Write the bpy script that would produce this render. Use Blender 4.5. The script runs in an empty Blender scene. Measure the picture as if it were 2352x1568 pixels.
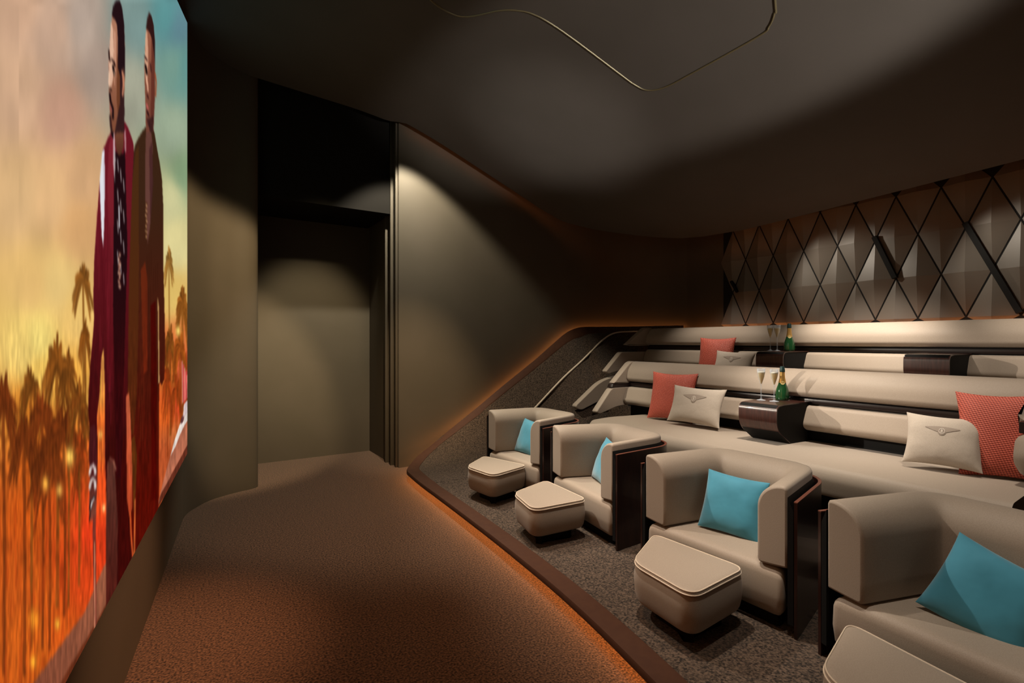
import bpy, bmesh, math, random
import numpy as np
from mathutils import Vector, Matrix
random.seed(7)
rng = np.random.default_rng(5)
SC = bpy.context.scene
COL = SC.collection
R = math.radians

# ------------------------------------------------------------------ materials
def srgb(r, g, b):
    f = lambda c: (c/255/12.92) if c/255 <= .04045 else ((c/255+.055)/1.055)**2.4
    return (f(r), f(g), f(b), 1)

def mat(name, col, rough=.6, metal=0, spec=.5, sheen=0, coat=0, trans=0, ior=1.45):
    m = bpy.data.materials.new(name); m.use_nodes = True
    b = m.node_tree.nodes['Principled BSDF']
    b.inputs['Base Color'].default_value = col
    b.inputs['Roughness'].default_value = rough
    b.inputs['Metallic'].default_value = metal
    b.inputs['Specular IOR Level'].default_value = spec
    b.inputs['Sheen Weight'].default_value = sheen
    b.inputs['Coat Weight'].default_value = coat
    b.inputs['Transmission Weight'].default_value = trans
    b.inputs['IOR'].default_value = ior
    return m

def nodes(m):
    nt = m.node_tree
    return nt, nt.nodes['Principled BSDF'], nt.nodes.new, nt.links.new

def noisy(m, c1, c2, scale=30, detail=3, bump=.1, bscale=None, stretch=(1, 1, 1), lo=.35, hi=.65, dist=.002):
    nt, b, N, L = nodes(m)
    tc = N('ShaderNodeTexCoord'); mp = N('ShaderNodeMapping'); mp.inputs['Scale'].default_value = stretch
    L(tc.outputs['Object'], mp.inputs['Vector'])
    n = N('ShaderNodeTexNoise'); n.inputs['Scale'].default_value = scale; n.inputs['Detail'].default_value = detail
    L(mp.outputs['Vector'], n.inputs['Vector'])
    r = N('ShaderNodeValToRGB'); r.color_ramp.elements[0].color = c1; r.color_ramp.elements[1].color = c2
    r.color_ramp.elements[0].position = lo; r.color_ramp.elements[1].position = hi
    L(n.outputs['Fac'], r.inputs['Fac']); L(r.outputs['Color'], b.inputs['Base Color'])
    n2 = N('ShaderNodeTexNoise'); n2.inputs['Scale'].default_value = bscale or scale; n2.inputs['Detail'].default_value = 2
    L(mp.outputs['Vector'], n2.inputs['Vector'])
    bp = N('ShaderNodeBump'); bp.inputs['Strength'].default_value = bump; bp.inputs['Distance'].default_value = dist
    L(n2.outputs['Fac'], bp.inputs['Height']); L(bp.outputs['Normal'], b.inputs['Normal'])
    return m

M = {}
M['cream'] = noisy(mat('cream upholstery', (0,0,0,1), .55, sheen=.15, spec=.35), (.295,.240,.190,1), (.345,.282,.225,1), 260, 3, .25, 420, dist=.0012)
M['piping'] = mat('pale piping', (.62,.52,.41,1), .5)
M['carpet'] = noisy(mat('brown carpet', (0,0,0,1), 1, spec=.08, sheen=.2), (.012,.006,.004,1), (.125,.068,.040,1), 95, 3, .7, 110, lo=.36, hi=.66, dist=.004)
M['carpet2'] = noisy(mat('grey brown carpet', (0,0,0,1), 1, spec=.08, sheen=.2), (.009,.0062,.0045,1), (.098,.066,.046,1), 95, 3, .7, 110, lo=.36, hi=.66, dist=.004)
M['wall'] = noisy(mat('taupe wall covering', (0,0,0,1), .62, spec=.3), (.058,.048,.034,1), (.062,.051,.037,1), 3, 2, .04, 300)
M['wallup'] = mat('unlit wall black', (.007,.006,.005,1), .85, spec=.15)  # near-black colour carries the unlit darkness of lintel and return wall
M['ceil'] = noisy(mat('dark ceiling fabric', (0,0,0,1), .8, spec=.2), (.066,.058,.050,1), (.071,.062,.054,1), 2, 2, .03, 200)
M['groove'] = mat('champagne trim', (.13,.11,.06,1), .45, .4)
M['black'] = mat('matt black', (.006,.006,.006,1), .7, spec=.2)
M['gapstrip'] = mat('dark brown glossy strip', (.018,.011,.01,1), .3, spec=.5)
M['band'] = noisy(mat('brown leather border', (0,0,0,1), .7, spec=.2), (.050,.020,.011,1), (.056,.023,.012,1), 20, 2, .06, 200)
M['wood'] = noisy(mat('dark wood veneer', (0,0,0,1), .32, spec=.5, coat=.25), (.013,.005,.004,1), (.034,.0115,.008,1), 9, 4, .05, 20, (6, 6, .6), .3, .7)
M['woodtop'] = noisy(mat('mahogany table veneer', (0,0,0,1), .3, spec=.5, coat=.3), (.020,.0075,.0055,1), (.056,.018,.012,1), 9, 4, .05, 20, (.8, 12, 1), .3, .7)
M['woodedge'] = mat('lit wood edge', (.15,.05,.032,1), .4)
M['teal'] = noisy(mat('teal velvet', (0,0,0,1), .7, sheen=.5), (.032,.235,.35,1), (.046,.29,.43,1), 6, 3, .25, 9, dist=.02)
M['linen'] = noisy(mat('off white linen', (0,0,0,1), .85, sheen=.1), (.42,.36,.30,1), (.47,.405,.34,1), 200, 3, .3, 12, dist=.012)
M['emblem'] = mat('grey brown embroidery', (.30,.245,.20,1), .7)
M['emblem2'] = mat('pale embroidery', (.62,.55,.48,1), .7)
M['panel'] = mat('grey brown lacquered panel', (.115,.098,.082,1), .42, spec=.45)
M['bottle'] = mat('green bottle glass', (.012,.06,.02,1), .08, spec=.6, coat=.5)
M['foil'] = mat('gold foil', (.55,.33,.10,1), .35, .7)
M['capfoil'] = mat('dark green foil', (.012,.035,.035,1), .4, .2)
M['label'] = mat('gold paper label', (.50,.40,.16,1), .5)
def thin(name, tcol, body, fac):
    m = bpy.data.materials.new(name); m.use_nodes = True; nt = m.node_tree; b = nt.nodes['Principled BSDF']; out = nt.nodes['Material Output']
    b.inputs['Base Color'].default_value = body; b.inputs['Roughness'].default_value = .06
    t = nt.nodes.new('ShaderNodeBsdfTransparent'); t.inputs[0].default_value = tcol
    fr = nt.nodes.new('ShaderNodeLayerWeight'); fr.inputs[0].default_value = .35
    mr = nt.nodes.new('ShaderNodeMapRange'); mr.inputs['To Min'].default_value = fac; mr.inputs['To Max'].default_value = min(1, fac+.55)
    nt.links.new(fr.outputs['Facing'], mr.inputs['Value']); x = nt.nodes.new('ShaderNodeMixShader')
    nt.links.new(mr.outputs[0], x.inputs[0]); nt.links.new(t.outputs[0], x.inputs[1]); nt.links.new(b.outputs[0], x.inputs[2]); nt.links.new(x.outputs[0], out.inputs[0])
    return m
M['glass'] = thin('clear glass', (.96,.98,1,1), (.72,.78,.85,1), .06)
M['wine'] = thin('sparkling wine', (1,.80,.42,1), (.80,.58,.20,1), .55)
M['foam'] = mat('wine foam', (.85,.78,.62,1), .6)

# coral cushion: woven lozenge relief
m = mat('coral woven leather', (0,0,0,1), .5, sheen=.1)
nt, b, N, L = nodes(m)
tc = N('ShaderNodeTexCoord'); sep = N('ShaderNodeSeparateXYZ'); L(tc.outputs['Object'], sep.inputs[0])
def mth(op, a, c):
    n = N('ShaderNodeMath'); n.operation = op
    for i, v in enumerate((a, c)):
        if isinstance(v, (int, float)): n.inputs[i].default_value = v
        elif v is not None: L(v, n.inputs[i])
    return n.outputs[0]
u = mth('MULTIPLY', mth('ADD', sep.outputs['Y'], mth('MULTIPLY', sep.outputs['Z'], .55)), 300)
v = mth('MULTIPLY', mth('SUBTRACT', mth('MULTIPLY', sep.outputs['Y'], .45), sep.outputs['Z']), 330)
h = mth('MULTIPLY', mth('SINE', u, None), mth('SINE', v, None))
r = N('ShaderNodeValToRGB'); r.color_ramp.elements[0].color = (.24,.030,.018,1); r.color_ramp.elements[1].color = (.62,.125,.078,1)
r.color_ramp.elements[0].position = .2; r.color_ramp.elements[1].position = .7
L(mth('MULTIPLY_ADD', h, .5), r.inputs['Fac'])
h.node.outputs[0].links[0].to_node.inputs[2].default_value = .5
L(r.outputs['Color'], b.inputs['Base Color'])
bp = N('ShaderNodeBump'); bp.inputs['Strength'].default_value = .5; bp.inputs['Distance'].default_value = .003
L(h, bp.inputs['Height']); L(bp.outputs['Normal'], b.inputs['Normal'])
M['coral'] = m

def emis(name, col, s):
    m = bpy.data.materials.new(name); m.use_nodes = True
    nt = m.node_tree; nt.nodes.clear()
    e = nt.nodes.new('ShaderNodeEmission'); e.inputs[0].default_value = col; e.inputs[1].default_value = s
    o = nt.nodes.new('ShaderNodeOutputMaterial'); nt.links.new(e.outputs[0], o.inputs[0])
    return m
M['led_floor'] = emis('amber light strip floor', (1,.36,.09,1), 26)
M['led_wall'] = emis('amber light strip wall', (1,.34,.09,1), 18)
M['led_back'] = emis('amber light strip back', (1,.32,.08,1), 11)
M['led_ceil'] = emis('amber light strip ceiling', (1,.25,.04,1), 4)

# ------------------------------------------------------------------ mesh helpers
def obj(name, verts, faces, m, parent=None, sharp=38, mats=None, fm=None):
    me = bpy.data.meshes.new(name)
    bm = bmesh.new()
    vs = [bm.verts.new(v) for v in verts]
    for i, f in enumerate(faces):
        try:
            fc = bm.faces.new([vs[k] for k in f]); fc.smooth = len(f) < 5
            if fm: fc.material_index = fm[i]
        except ValueError: pass
    bmesh.ops.recalc_face_normals(bm, faces=bm.faces)
    for e in bm.edges:
        if len(e.link_faces) == 2 and e.calc_face_angle(0) > R(sharp): e.smooth = False
    bm.to_mesh(me); bm.free()
    for mm in (mats or [m]): me.materials.append(mm)
    o = bpy.data.objects.new(name, me); COL.objects.link(o)
    if parent: o.parent = parent
    return o

def loft(rings, closed=True, caps=True):
    n = len(rings[0]); V = [p for r in rings for p in r]; F = []
    for i in range(len(rings)-1):
        for j in range(n if closed else n-1):
            k = (j+1) % n
            F.append((i*n+j, i*n+k, (i+1)*n+k, (i+1)*n+j))
    if caps:
        F.append(tuple(range(n))[::-1]); F.append(tuple(range((len(rings)-1)*n, len(rings)*n)))
    return V, F

def rpoly(pts, seg=6):
    """pts: (x, y, r) -> polygon with rounded corners"""
    out = []; n = len(pts)
    for i in range(n):
        p = Vector(pts[i][:2]); r_ = pts[i][2] if len(pts[i]) > 2 else 0
        a_ = Vector(pts[i-1][:2]) - p; b_ = Vector(pts[(i+1) % n][:2]) - p
        if r_ <= 0 or a_.length < 1e-6 or b_.length < 1e-6:
            out += [tuple(p)]; continue
        an = a_.normalized(); bn = b_.normalized()
        d = min(r_, a_.length*.49, b_.length*.49)
        for k in range(seg+1):
            t = k/seg
            q = (p+an*d)*(1-t)**2 + p*2*t*(1-t) + (p+bn*d)*t*t
            out.append(tuple(q))
    return out

def inset(poly, d):
    """offset a ccw/cw polygon inwards by d"""
    n = len(poly); area = sum(poly[i][0]*poly[(i+1)%n][1]-poly[(i+1)%n][0]*poly[i][1] for i in range(n))
    s = 1 if area > 0 else -1; out = []
    for i in range(n):
        p0, p1, p2 = Vector(poly[i-1]), Vector(poly[i]), Vector(poly[(i+1) % n])
        e1 = p1-p0; e2 = p2-p1
        if e1.length < 1e-7: e1 = e2
        if e2.length < 1e-7: e2 = e1
        n1 = Vector((-e1.y, e1.x)).normalized()*s; n2 = Vector((-e2.y, e2.x)).normalized()*s
        nn = n1+n2
        if nn.length < 1e-6: nn = n1
        nn.normalize(); c = max(.35, nn.dot(n1))
        out.append(tuple(p1+nn*d/c))
    return out

def sweep_y(prof, y0, y1, rnd=.02, steps=1, skew=0):
    """prof: closed polygon in XZ, extruded along Y with softened ends"""
    if y0 > y1: y0, y1 = y1, y0
    rings = []
    es = [(0, rnd), (.29*rnd, .5*rnd), (rnd, 0)] if rnd else [(0, 0)]
    for dy, ins in es: rings.append([(x, y0+dy, z) for x, z in (inset(prof, ins) if ins else prof)])
    for k in range(1, steps): 
        y = y0 + (y1-y0)*k/steps; rings.append([(x, y, z) for x, z in prof])
    for dy, ins in es[::-1]: rings.append([(x, y1-dy, z) for x, z in (inset(prof, ins) if ins else prof)])
    return loft(rings)

def slab_z(poly, prof):
    """poly in XY, prof: list of (z, inset)"""
    return loft([[(x, y, z) for x, y in (inset(poly, i) if i else poly)] for z, i in prof])

def slab_r(pts, prof, seg=8, mid=5):
    """soft slab: pts (x, y, corner radius), prof (z, inset); dense rings and fanned caps"""
    sh = [p[:2] for p in pts]; rings = []
    for z, i in prof:
        q = inset(sh, i) if i else sh
        poly = rpoly([(a_, b_, max(.012, p[2]-.55*i)) for (a_, b_), p in zip(q, pts)], seg)
        m_ = seg+1; out = []; n = len(pts)
        for c in range(n):
            arc = poly[c*m_:(c+1)*m_]; nx = poly[((c+1) % n)*m_]; out += arc
            out += [(arc[-1][0]+(nx[0]-arc[-1][0])*k/(mid+1), arc[-1][1]+(nx[1]-arc[-1][1])*k/(mid+1)) for k in range(1, mid+1)]
        rings.append([(x, y, z) for x, y in out])
    V, F = loft(rings, caps=False); n = len(rings[0])
    for r_, base_ in ((rings[0], 0), (rings[-1], (len(rings)-1)*n)):
        c = tuple(sum(p[k] for p in r_)/n for k in range(3)); V.append(c)
        F += [(base_+k, base_+(k+1) % n, len(V)-1) for k in range(n)]
    return V, F

def box(x0, x1, y0, y1, z0, z1, bev=0):
    p = [(x0,y0),(x1,y0),(x1,y1),(x0,y1)]
    if bev: return slab_z(rpoly([(x,y,bev) for x,y in p], 3), [(z0, bev), (z0+bev*.3, bev*.3), (z0+bev, 0), (z1-bev, 0), (z1-bev*.3, bev*.3), (z1, bev)])
    return slab_z(p, [(z0, 0), (z1, 0)])

def tube(pts, r_, n=8, closed=False):
    rings = []; P = [Vector(p) for p in pts]; N_ = len(P)
    for i in range(N_):
        a_ = P[i-1] if (i > 0 or closed) else P[i]; c_ = P[(i+1) % N_] if (i < N_-1 or closed) else P[i]
        t = (c_-a_).normalized(); up = Vector((0,0,1)) if abs(t.z) < .9 else Vector((1,0,0))
        s = t.cross(up).normalized(); w = s.cross(t)
        rings.append([tuple(P[i]+s*r_*math.cos(2*math.pi*k/n)+w*r_*math.sin(2*math.pi*k/n)) for k in range(n)])
    if closed: rings.append(rings[0])
    return loft(rings, caps=not closed)

def lathe(prof, n=28, cap=False):
    rings = [[(r_*math.cos(2*math.pi*k/n), r_*math.sin(2*math.pi*k/n), z) for k in range(n)] for r_, z in prof]
    return loft(rings, caps=cap)

def spline(pts, n=8, closed=False):
    out = []; P = [np.array(p, float) for p in pts]; N_ = len(P)
    for i in range(N_ if closed else N_-1):
        p0 = P[i-1] if (i > 0 or closed) else P[i]; p1 = P[i]; p2 = P[(i+1) % N_]
        p3 = P[(i+2) % N_] if (i+2 < N_ or closed) else p2
        for k in range(n):
            t = k/n
            out.append(tuple(.5*((2*p1)+(-p0+p2)*t+(2*p0-5*p1+4*p2-p3)*t*t+(-p0+3*p1-3*p2+p3)*t**3)))
    if not closed: out.append(tuple(P[-1]))
    return out

def thing(name, label, cat, loc=(0,0,0), rz=0, group=None):
    o = bpy.data.objects.new(name, None); COL.objects.link(o)
    o.location = loc; o.rotation_euler = (0, 0, rz); o.empty_display_size = .1
    o['label'] = label; o['category'] = cat
    if group: o['group'] = group
    return o
def tag(o, label, cat, group=None):
    o['label'] = label; o['category'] = cat
    if group: o['group'] = group
    return o
def struct(name, VF, m, label=None, parent=None, sharp=38):
    o = obj(name, VF[0], VF[1], m, parent, sharp)
    if parent is None: o['kind'] = 'structure'
    if label: o['label'] = label
    return o
def dup(root, label, loc, rot=None, group=None):
    r_ = root.copy(); COL.objects.link(r_); r_.location = loc
    if rot is not None: r_.rotation_euler = rot
    r_['label'] = label
    if group: r_['group'] = group
    for ch in list(root.children):
        c = ch.copy(); COL.objects.link(c); c.parent = r_
        for g in list(ch.children):
            d = g.copy(); COL.objects.link(d); d.parent = c
    return r_

# ------------------------------------------------------------------ the room
H0 = .10                       # height of the seating platform
XB = 6.1                       # back wall
WT = 4.6                       # wall top
struct('floor', box(-1.2, 6.6, -3.0, 7.3, -.12, 0), M['carpet'])

# screen wall (plan polyline), with the rounded pier at its end
def wall_strip(pl, z0, z1, th, side=1):
    """a wall of thickness th following a plan polyline"""
    n = len(pl); off = []
    for i in range(n):
        a_ = Vector(pl[max(i-1,0)]); c_ = Vector(pl[min(i+1,n-1)]); t = (c_-a_).normalized()
        off.append(tuple(Vector(pl[i]) + Vector((-t.y, t.x))*th*side))
    poly = list(pl)+off[::-1]
    V = [(x,y,z0) for x,y in poly]+[(x,y,z1) for x,y in poly]; m_ = len(poly); F = []
    for i in range(m_):
        j = (i+1) % m_; F.append((i, j, m_+j, m_+i))
    for i in range(n-1):
        F.append((i, i+1, m_-2-i, m_-1-i)); F.append((m_+i, m_+m_-1-i, m_+m_-2-i, m_+i+1))
    return V, F
SWX = lambda y: .084*y - .478
pier = spline([(SWX(5.0), 5.0), (-.045, 5.12), (.0, 5.28), (.148, 5.525), (.337, 5.66), (.52, 5.735), (.585, 5.79), (.59, 5.86)], 6)
struct('wall_screen', wall_strip([(SWX(-2.9), -2.9), (SWX(2), 2), (SWX(4.5), 4.5)] + pier + [(.59, 6.4), (.59, 7.0)], 0, WT, .15), M['wall'])
struct('wall_doorway', box(.44, 2.3, 6.88, 7.0, 0, WT), M['wall'])
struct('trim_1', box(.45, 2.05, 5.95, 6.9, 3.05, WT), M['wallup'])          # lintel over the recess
# side wall with a rounded corner into the back wall
struct('wall_left', wall_strip([(2.075, 7.0), (2.085, 5.76), (2.10, 5.75), (3, 5.75), (4, 5.75), (5.2, 5.75)] + spline([(5.2,5.75),(5.55,5.68),(5.85,5.45),(6.03,5.15),(XB,4.8)], 6)[1:], 0, WT, .15), M['wall'])
struct('wall_back', box(XB, XB+.15, -2.9, 4.8, 0, WT), M['wall'])
struct('wall_right', box(-.8, 6.4, -3.05, -2.9, 0, WT), M['wallup'])
# stepped vertical fins at the doorway edge
for i, (x, y, w) in enumerate([(2.037, 6.10, .075), (2.047, 5.935, .04), (2.062, 5.80, .03)]):
    struct('trim_%d' % (i+2), box(x-.004, x+w, y-.012, y+.012, 0, WT, .003), M['wall'])
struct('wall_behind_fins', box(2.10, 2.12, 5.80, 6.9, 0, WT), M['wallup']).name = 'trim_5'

# ------------------------------------------------------------------ ceiling
cx = [-.9, 0, 1.6, 2.1, 2.5, 3.0, 3.5, 3.95, 4.4, 5.0, 5.5, 5.66]
cz = [4.30, 4.23, 4.12, 4.05, 3.92, 3.73, 3.535, 3.36, 3.14, 2.955, 2.87, 2.85]
def zc(x):
    s = 0; w = 0
    for d in (-.12, -.06, 0, .06, .12):
        s += np.interp(x+d, cx, cz)
    return s/5
def ymax(x): return float(np.interp(x, [-.9, 1.95, 2.1, 4.0, 4.35, 4.7, 5.0, 5.3, 5.5, 5.6, 5.66], [5.74, 5.72, 5.6, 5.6, 5.5, 5.24, 4.92, 4.66, 4.42, 4.15, 3.6]))
def ymin(x): return max(-2.95, 3.62-(5.66-x)/.118) if x < 5.659 else 3.58
xs = sorted(set([round(v, 3) for v in np.linspace(-.9, 5.66, 90)] + [5.3, 5.5, 5.6, 5.64]))
V = []; F = []; NY = 24
for x in xs:
    for k in range(NY):
        V.append((x, ymin(x)+(ymax(x)-ymin(x))*k/(NY-1), float(zc(x))))
n0 = len(V)
V += [(x, y, z+.02) for x, y, z in V]
for i in range(len(xs)-1):
    for k in range(NY-1):
        a_ = i*NY+k; F.append((a_, a_+1, a_+NY+1, a_+NY)); F.append((n0+a_, n0+a_+NY, n0+a_+NY+1, n0+a_+1))
    a_ = i*NY+NY-1; F.append((a_, n0+a_, n0+a_+NY, a_+NY))
for i in range(len(xs)-1):
    a_ = i*NY; F.append((a_, a_+NY, n0+a_+NY, n0+a_))
for k in range(NY-1):
    a_ = (len(xs)-1)*NY+k; F.append((a_, a_+1, n0+a_+1, n0+a_))
struct('ceiling', (V, F), M['ceil'], sharp=50)
struct('ceiling_slab', box(-1.1, 6.4, -3.05, 7.1, WT, WT+.1), M['wallup']).name = 'trim_6'
# inlaid line in the ceiling
gl = spline([(1.789,3.606),(2.02,3.322),(2.116,3.225),(2.217,3.162),(2.41,3.114),(3.038,3.036),(3.15,3.018),(3.241,2.985),(3.29,2.917),(3.316,2.80),(3.318,2.60),(3.308,2.02),(3.278,1.915),(3.217,1.844),(3.148,1.80),(2.5,1.5),(1.9,1.55),(1.5,2.0),(1.35,2.9),(1.45,3.5)], 8, True)
o = obj('ceiling_inlay', *tube([(x, y, float(zc(x))-.002) for x, y in gl], .007, 6, True), M['groove'])
tag(o, 'thin champagne line curving across the dark sloping ceiling', 'ceiling trim')
# cove light strip above the ceiling edge, towards the walls
edge = [(x, ymax(x)) for x in np.linspace(2.2, 5.66, 46)] + [(5.66-.118*(3.62-y), y) for y in (3.0, 2.0, 1.0, 0, -1.5)]
rings = []
for x, y in edge:
    z = float(zc(x)) + .036
    rings.append([(x-.035, y-.035, z), (x-.018, y-.018, z), (x-.018, y-.018, z+.016), (x-.035, y-.035, z+.016)])
o = obj('cove_light_strip', *loft(rings), M['led_ceil'])
tag(o, 'dim amber light strip hidden above the edge of the ceiling panel', 'light strip')

# ------------------------------------------------------------------ seating platform
edge0 = [(.93,-1.2),(1.18,-.2),(1.41,.62),(1.60,1.42),(1.725,2.12),(1.80,2.85),(1.85,3.55),(1.888,4.2),(1.915,4.7),(1.945,5.02),(1.955,5.10)]
# rising outer border: (x, y, z)
rise = [(1.945,5.02,.10),(1.97,5.19,.10),(2.05,5.34,.11),(2.22,5.50,.17),(2.44,5.60,.26),(2.70,5.655,.405),(3.109,5.68,.655),(3.533,5.68,.94),(3.988,5.68,1.23),(4.30,5.68,1.45),(4.50,5.68,1.59),(4.66,5.68,1.67),(4.86,5.68,1.712),(5.2,5.68,1.72),(5.5,5.60,1.725),(5.78,5.38,1.73),(5.95,5.1,1.735),(6.02,4.8,1.735)]
def P_of(x): return float(np.interp(x, [1.9,2.05,2.22,2.44,2.70,3.109,3.533,3.988,4.30,4.50,4.66,4.86,5.2,6.1], [.10,.105,.15,.26,.405,.655,.94,1.23,1.45,1.59,1.67,1.712,1.72,1.735]))
def Yo(x): return float(np.interp(x, [1.945,1.97,2.05,2.22,2.44,2.70,3.1,5.2,5.5,5.78,5.95,6.02], [5.05,5.19,5.34,5.50,5.60,5.655,5.68,5.68,5.60,5.38,5.1,4.8]))
def base(x): return float(np.interp(x, [3.12,3.16,4.80,4.9,5.2,5.9], [H0,.20,.20,.50,.62,.64]))
def apron(x, y):
    yo = Yo(x); yi = np.interp(x, [2, 3, 4, 6], [4.75, 4.7, 4.66, 4.60])
    s = min(1, max(0, (y-yi)/max(.05, yo-yi)))
    return base(x) + (P_of(x)-base(x))*(s**1.6)
plat = thing('seating_platform', 'raised carpeted platform that climbs along the left wall, brown edge band', 'platform', (3, 2, 0))
def pobj(name, V, F, m, **k):
    o = obj(name, [(x-3, y-2, z) for x, y, z in V], F, m, plat, **k); return o
# flat carpet deck with its step
e_s = spline(edge0, 5)
def xe(y): return float(np.interp(y, [p[1] for p in e_s], [p[0] for p in e_s]))
V = []; F = []; ys = list(np.linspace(-1.2, 4.7, 50)); rows = []
for y in ys:
    x0 = xe(y)+.10
    rows.append([(x0, y, 0.01), (x0, y, H0), (3.145, y, H0), (3.15, y, .195), (3.155, y, .20), (4.84, y, .20), (4.845, y, .635), (4.85, y, .64), (6.09, y, .64), (6.09, y, 0.01)])
V, F = loft(rows)
pobj('carpet_deck', V, F, M['carpet2'])
# rising side apron
V = []; F = []; NX = 90; NYY = 22
for i in range(NX):
    x = 1.96 + (6.02-1.96)*i/(NX-1)
    for k in range(NYY):
        y = 4.60 + (Yo(x)-4.60)*k/(NYY-1)
        V.append((x, y, float(apron(x, y))+.002))
for i in range(NX-1):
    for k in range(NYY-1):
        a_ = i*NYY+k; F.append((a_, a_+1, a_+NYY+1, a_+NYY))
pobj('side_apron', V, F, M['carpet2'], sharp=60)
# brown border band: from the front edge round the tip and up along the wall
bp_ = [(x, y, H0) for x, y in e_s[:-8]] + spline(rise, 5)
outer = []; inner = []
for i, p in enumerate(bp_):
    a_ = Vector(bp_[max(i-2,0)]); c_ = Vector(bp_[min(i+2, len(bp_)-1)]); t = (c_-a_); t.z = 0; t.normalize()
    nrm = Vector((t.y, -t.x, 0))
    W = float(np.interp(p[0], [2.0, 2.5, 4.0], [.135, .10, .06])) if p[1] > 4.9 else .135
    q = Vector(p) + nrm*W
    if q.y > 4.6 and q.x > 1.98: q.z = max(apron(q.x, min(q.y, Yo(q.x))), 0)+.006
    outer.append(Vector(p)); inner.append(q)
rings = []
for o_, q in zip(outer, inner):
    d = (q-o_)
    rings.append([tuple(o_+Vector((0,0,-.028))), tuple(o_+Vector((0,0,-.004))), tuple(o_+d*.04+Vector((0,0,.006))), tuple(o_+d*.9+Vector((0,0,.006))), tuple(q), tuple(q+Vector((0,0,-.03)))])
V, F = loft(rings)
pobj('border_band', V, F, M['band'])
# light strips under the band
rings = []
for p, q in zip(outer[:len(e_s)+8], inner):
    d = (q-p).normalized(); c = p + d*.062 + Vector((0,0,-.040))
    rings.append([tuple(c-d*.008+Vector((0,0,-.006))), tuple(c+d*.008+Vector((0,0,-.006))), tuple(c+d*.008+Vector((0,0,.006))), tuple(c-d*.008+Vector((0,0,.006)))])
V, F = loft(rings); pobj('floor_light_strip', V, F, M['led_floor'])
rings = []
for p, q in list(zip(outer, inner))[:len(e_s)+10]:
    d = (q-p).normalized(); d.z = 0; c = p + d*.09
    rings.append([(c.x, c.y, 0), (c.x+d.x*.02, c.y+d.y*.02, 0), (c.x+d.x*.02, c.y+d.y*.02, p.z-.01), (c.x, c.y, p.z-.01)])
V, F = loft(rings); pobj('recessed_skirt', V, F, M['black'])
rings = []
for p, q in list(zip(outer, inner))[len(e_s)+6:]:
    d = (q-p).normalized(); d.z = 0; c = p - d*.014 + Vector((0,0,-.045))
    rings.append([tuple(c-d*.008+Vector((0,0,-.006))), tuple(c+d*.008+Vector((0,0,-.006))), tuple(c+d*.008+Vector((0,0,.006))), tuple(c-d*.008+Vector((0,0,.006)))])
V, F = loft(rings); pobj('wall_light_strip', V, F, M['led_wall'])
# pale piping line running up the apron
pl = spline([(2.9,5.03,.29),(3.3,5.17,.42),(3.70,5.30,.612),(4.275,5.42,.984),(4.685,5.475,1.232),(4.994,5.518,1.436),(5.15,5.538,1.530),(5.30,5.545,1.600),(5.45,5.535,1.636),(5.62,5.45,1.646),(5.8,5.25,1.655)], 8)
pobj('apron_piping', *tube([(x, y-.006, z+.004) for x, y, z in pl], .012, 6), M['piping'])

# ------------------------------------------------------------------ diamond panelling on the back wall
pan = thing('wall_panelling', 'grey faceted diamond panelling with black joints above the rear sofa', 'wall panel', (XB, 2, 1.7))
PW, PH = .184, .418
zb = 1.729; yb = 2.77
V = []; F = []
def dia(cy, cz_, g=.008, zmin=1.62, zmax=3.2):
    n = len(V); gy = PW-g; gz = PH-g*2.2
    pts = [(-.012, cy-gy, cz_), (-.012, cy, cz_-gz), (-.012, cy+gy, cz_), (-.012, cy, cz_+gz)]
    pts = [(x, y, min(max(z, zmin), zmax)) for x, y, z in pts]
    V.extend([(x, y-2, z-1.7) for x, y, z in pts]); V.append((-.055, cy-2, min(max(cz_, zmin+.005), zmax)-1.7))
    for k in range(4): F.append((n+k, n+(k+1) % 4, n+4))
for r_ in range(0, 4):
    for k in range(-20, 8):
        cyy = yb + PW*k; ok = (k % 2 == 0)
        czz = zb + PH*r_
        if (r_ % 2 == 0) != ok: dia(cyy, czz)
obj('facets', V, F, M['panel'], pan, sharp=5)
obj('backing_board', *box(-.008, .0, -5.0, 2.2, -.08, 1.6), M['black'], pan)
# two wide black joints running diagonally
for (ya, za, yb_, zb_) in [(2.40, 2.60, 2.216, 2.147), (1.665, 2.60, 1.30, 1.75), (4.06, 2.30, 3.97, 2.147)]:
    d = Vector((0, yb_-ya, zb_-za)).normalized(); s = Vector((0, -d.z, d.y))*(.022 if ya < 4 else .014)
    P4 = [Vector((0, ya, za))-s, Vector((0, ya, za))+s, Vector((0, yb_, zb_))+s, Vector((0, yb_, zb_))-s]
    obj('wide_joint', *loft([[(x, p.y-2, p.z-1.7) for p in P4] for x in (-.062, -.005)]), M['black'], pan)
led = obj('panelling_light_strip', *box(XB-.10, XB-.08, -2.5, 4.7, 1.60, 1.615), M['led_back'])
tag(led, 'amber light strip hidden between the rear sofa and the diamond panelling', 'light strip')

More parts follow.
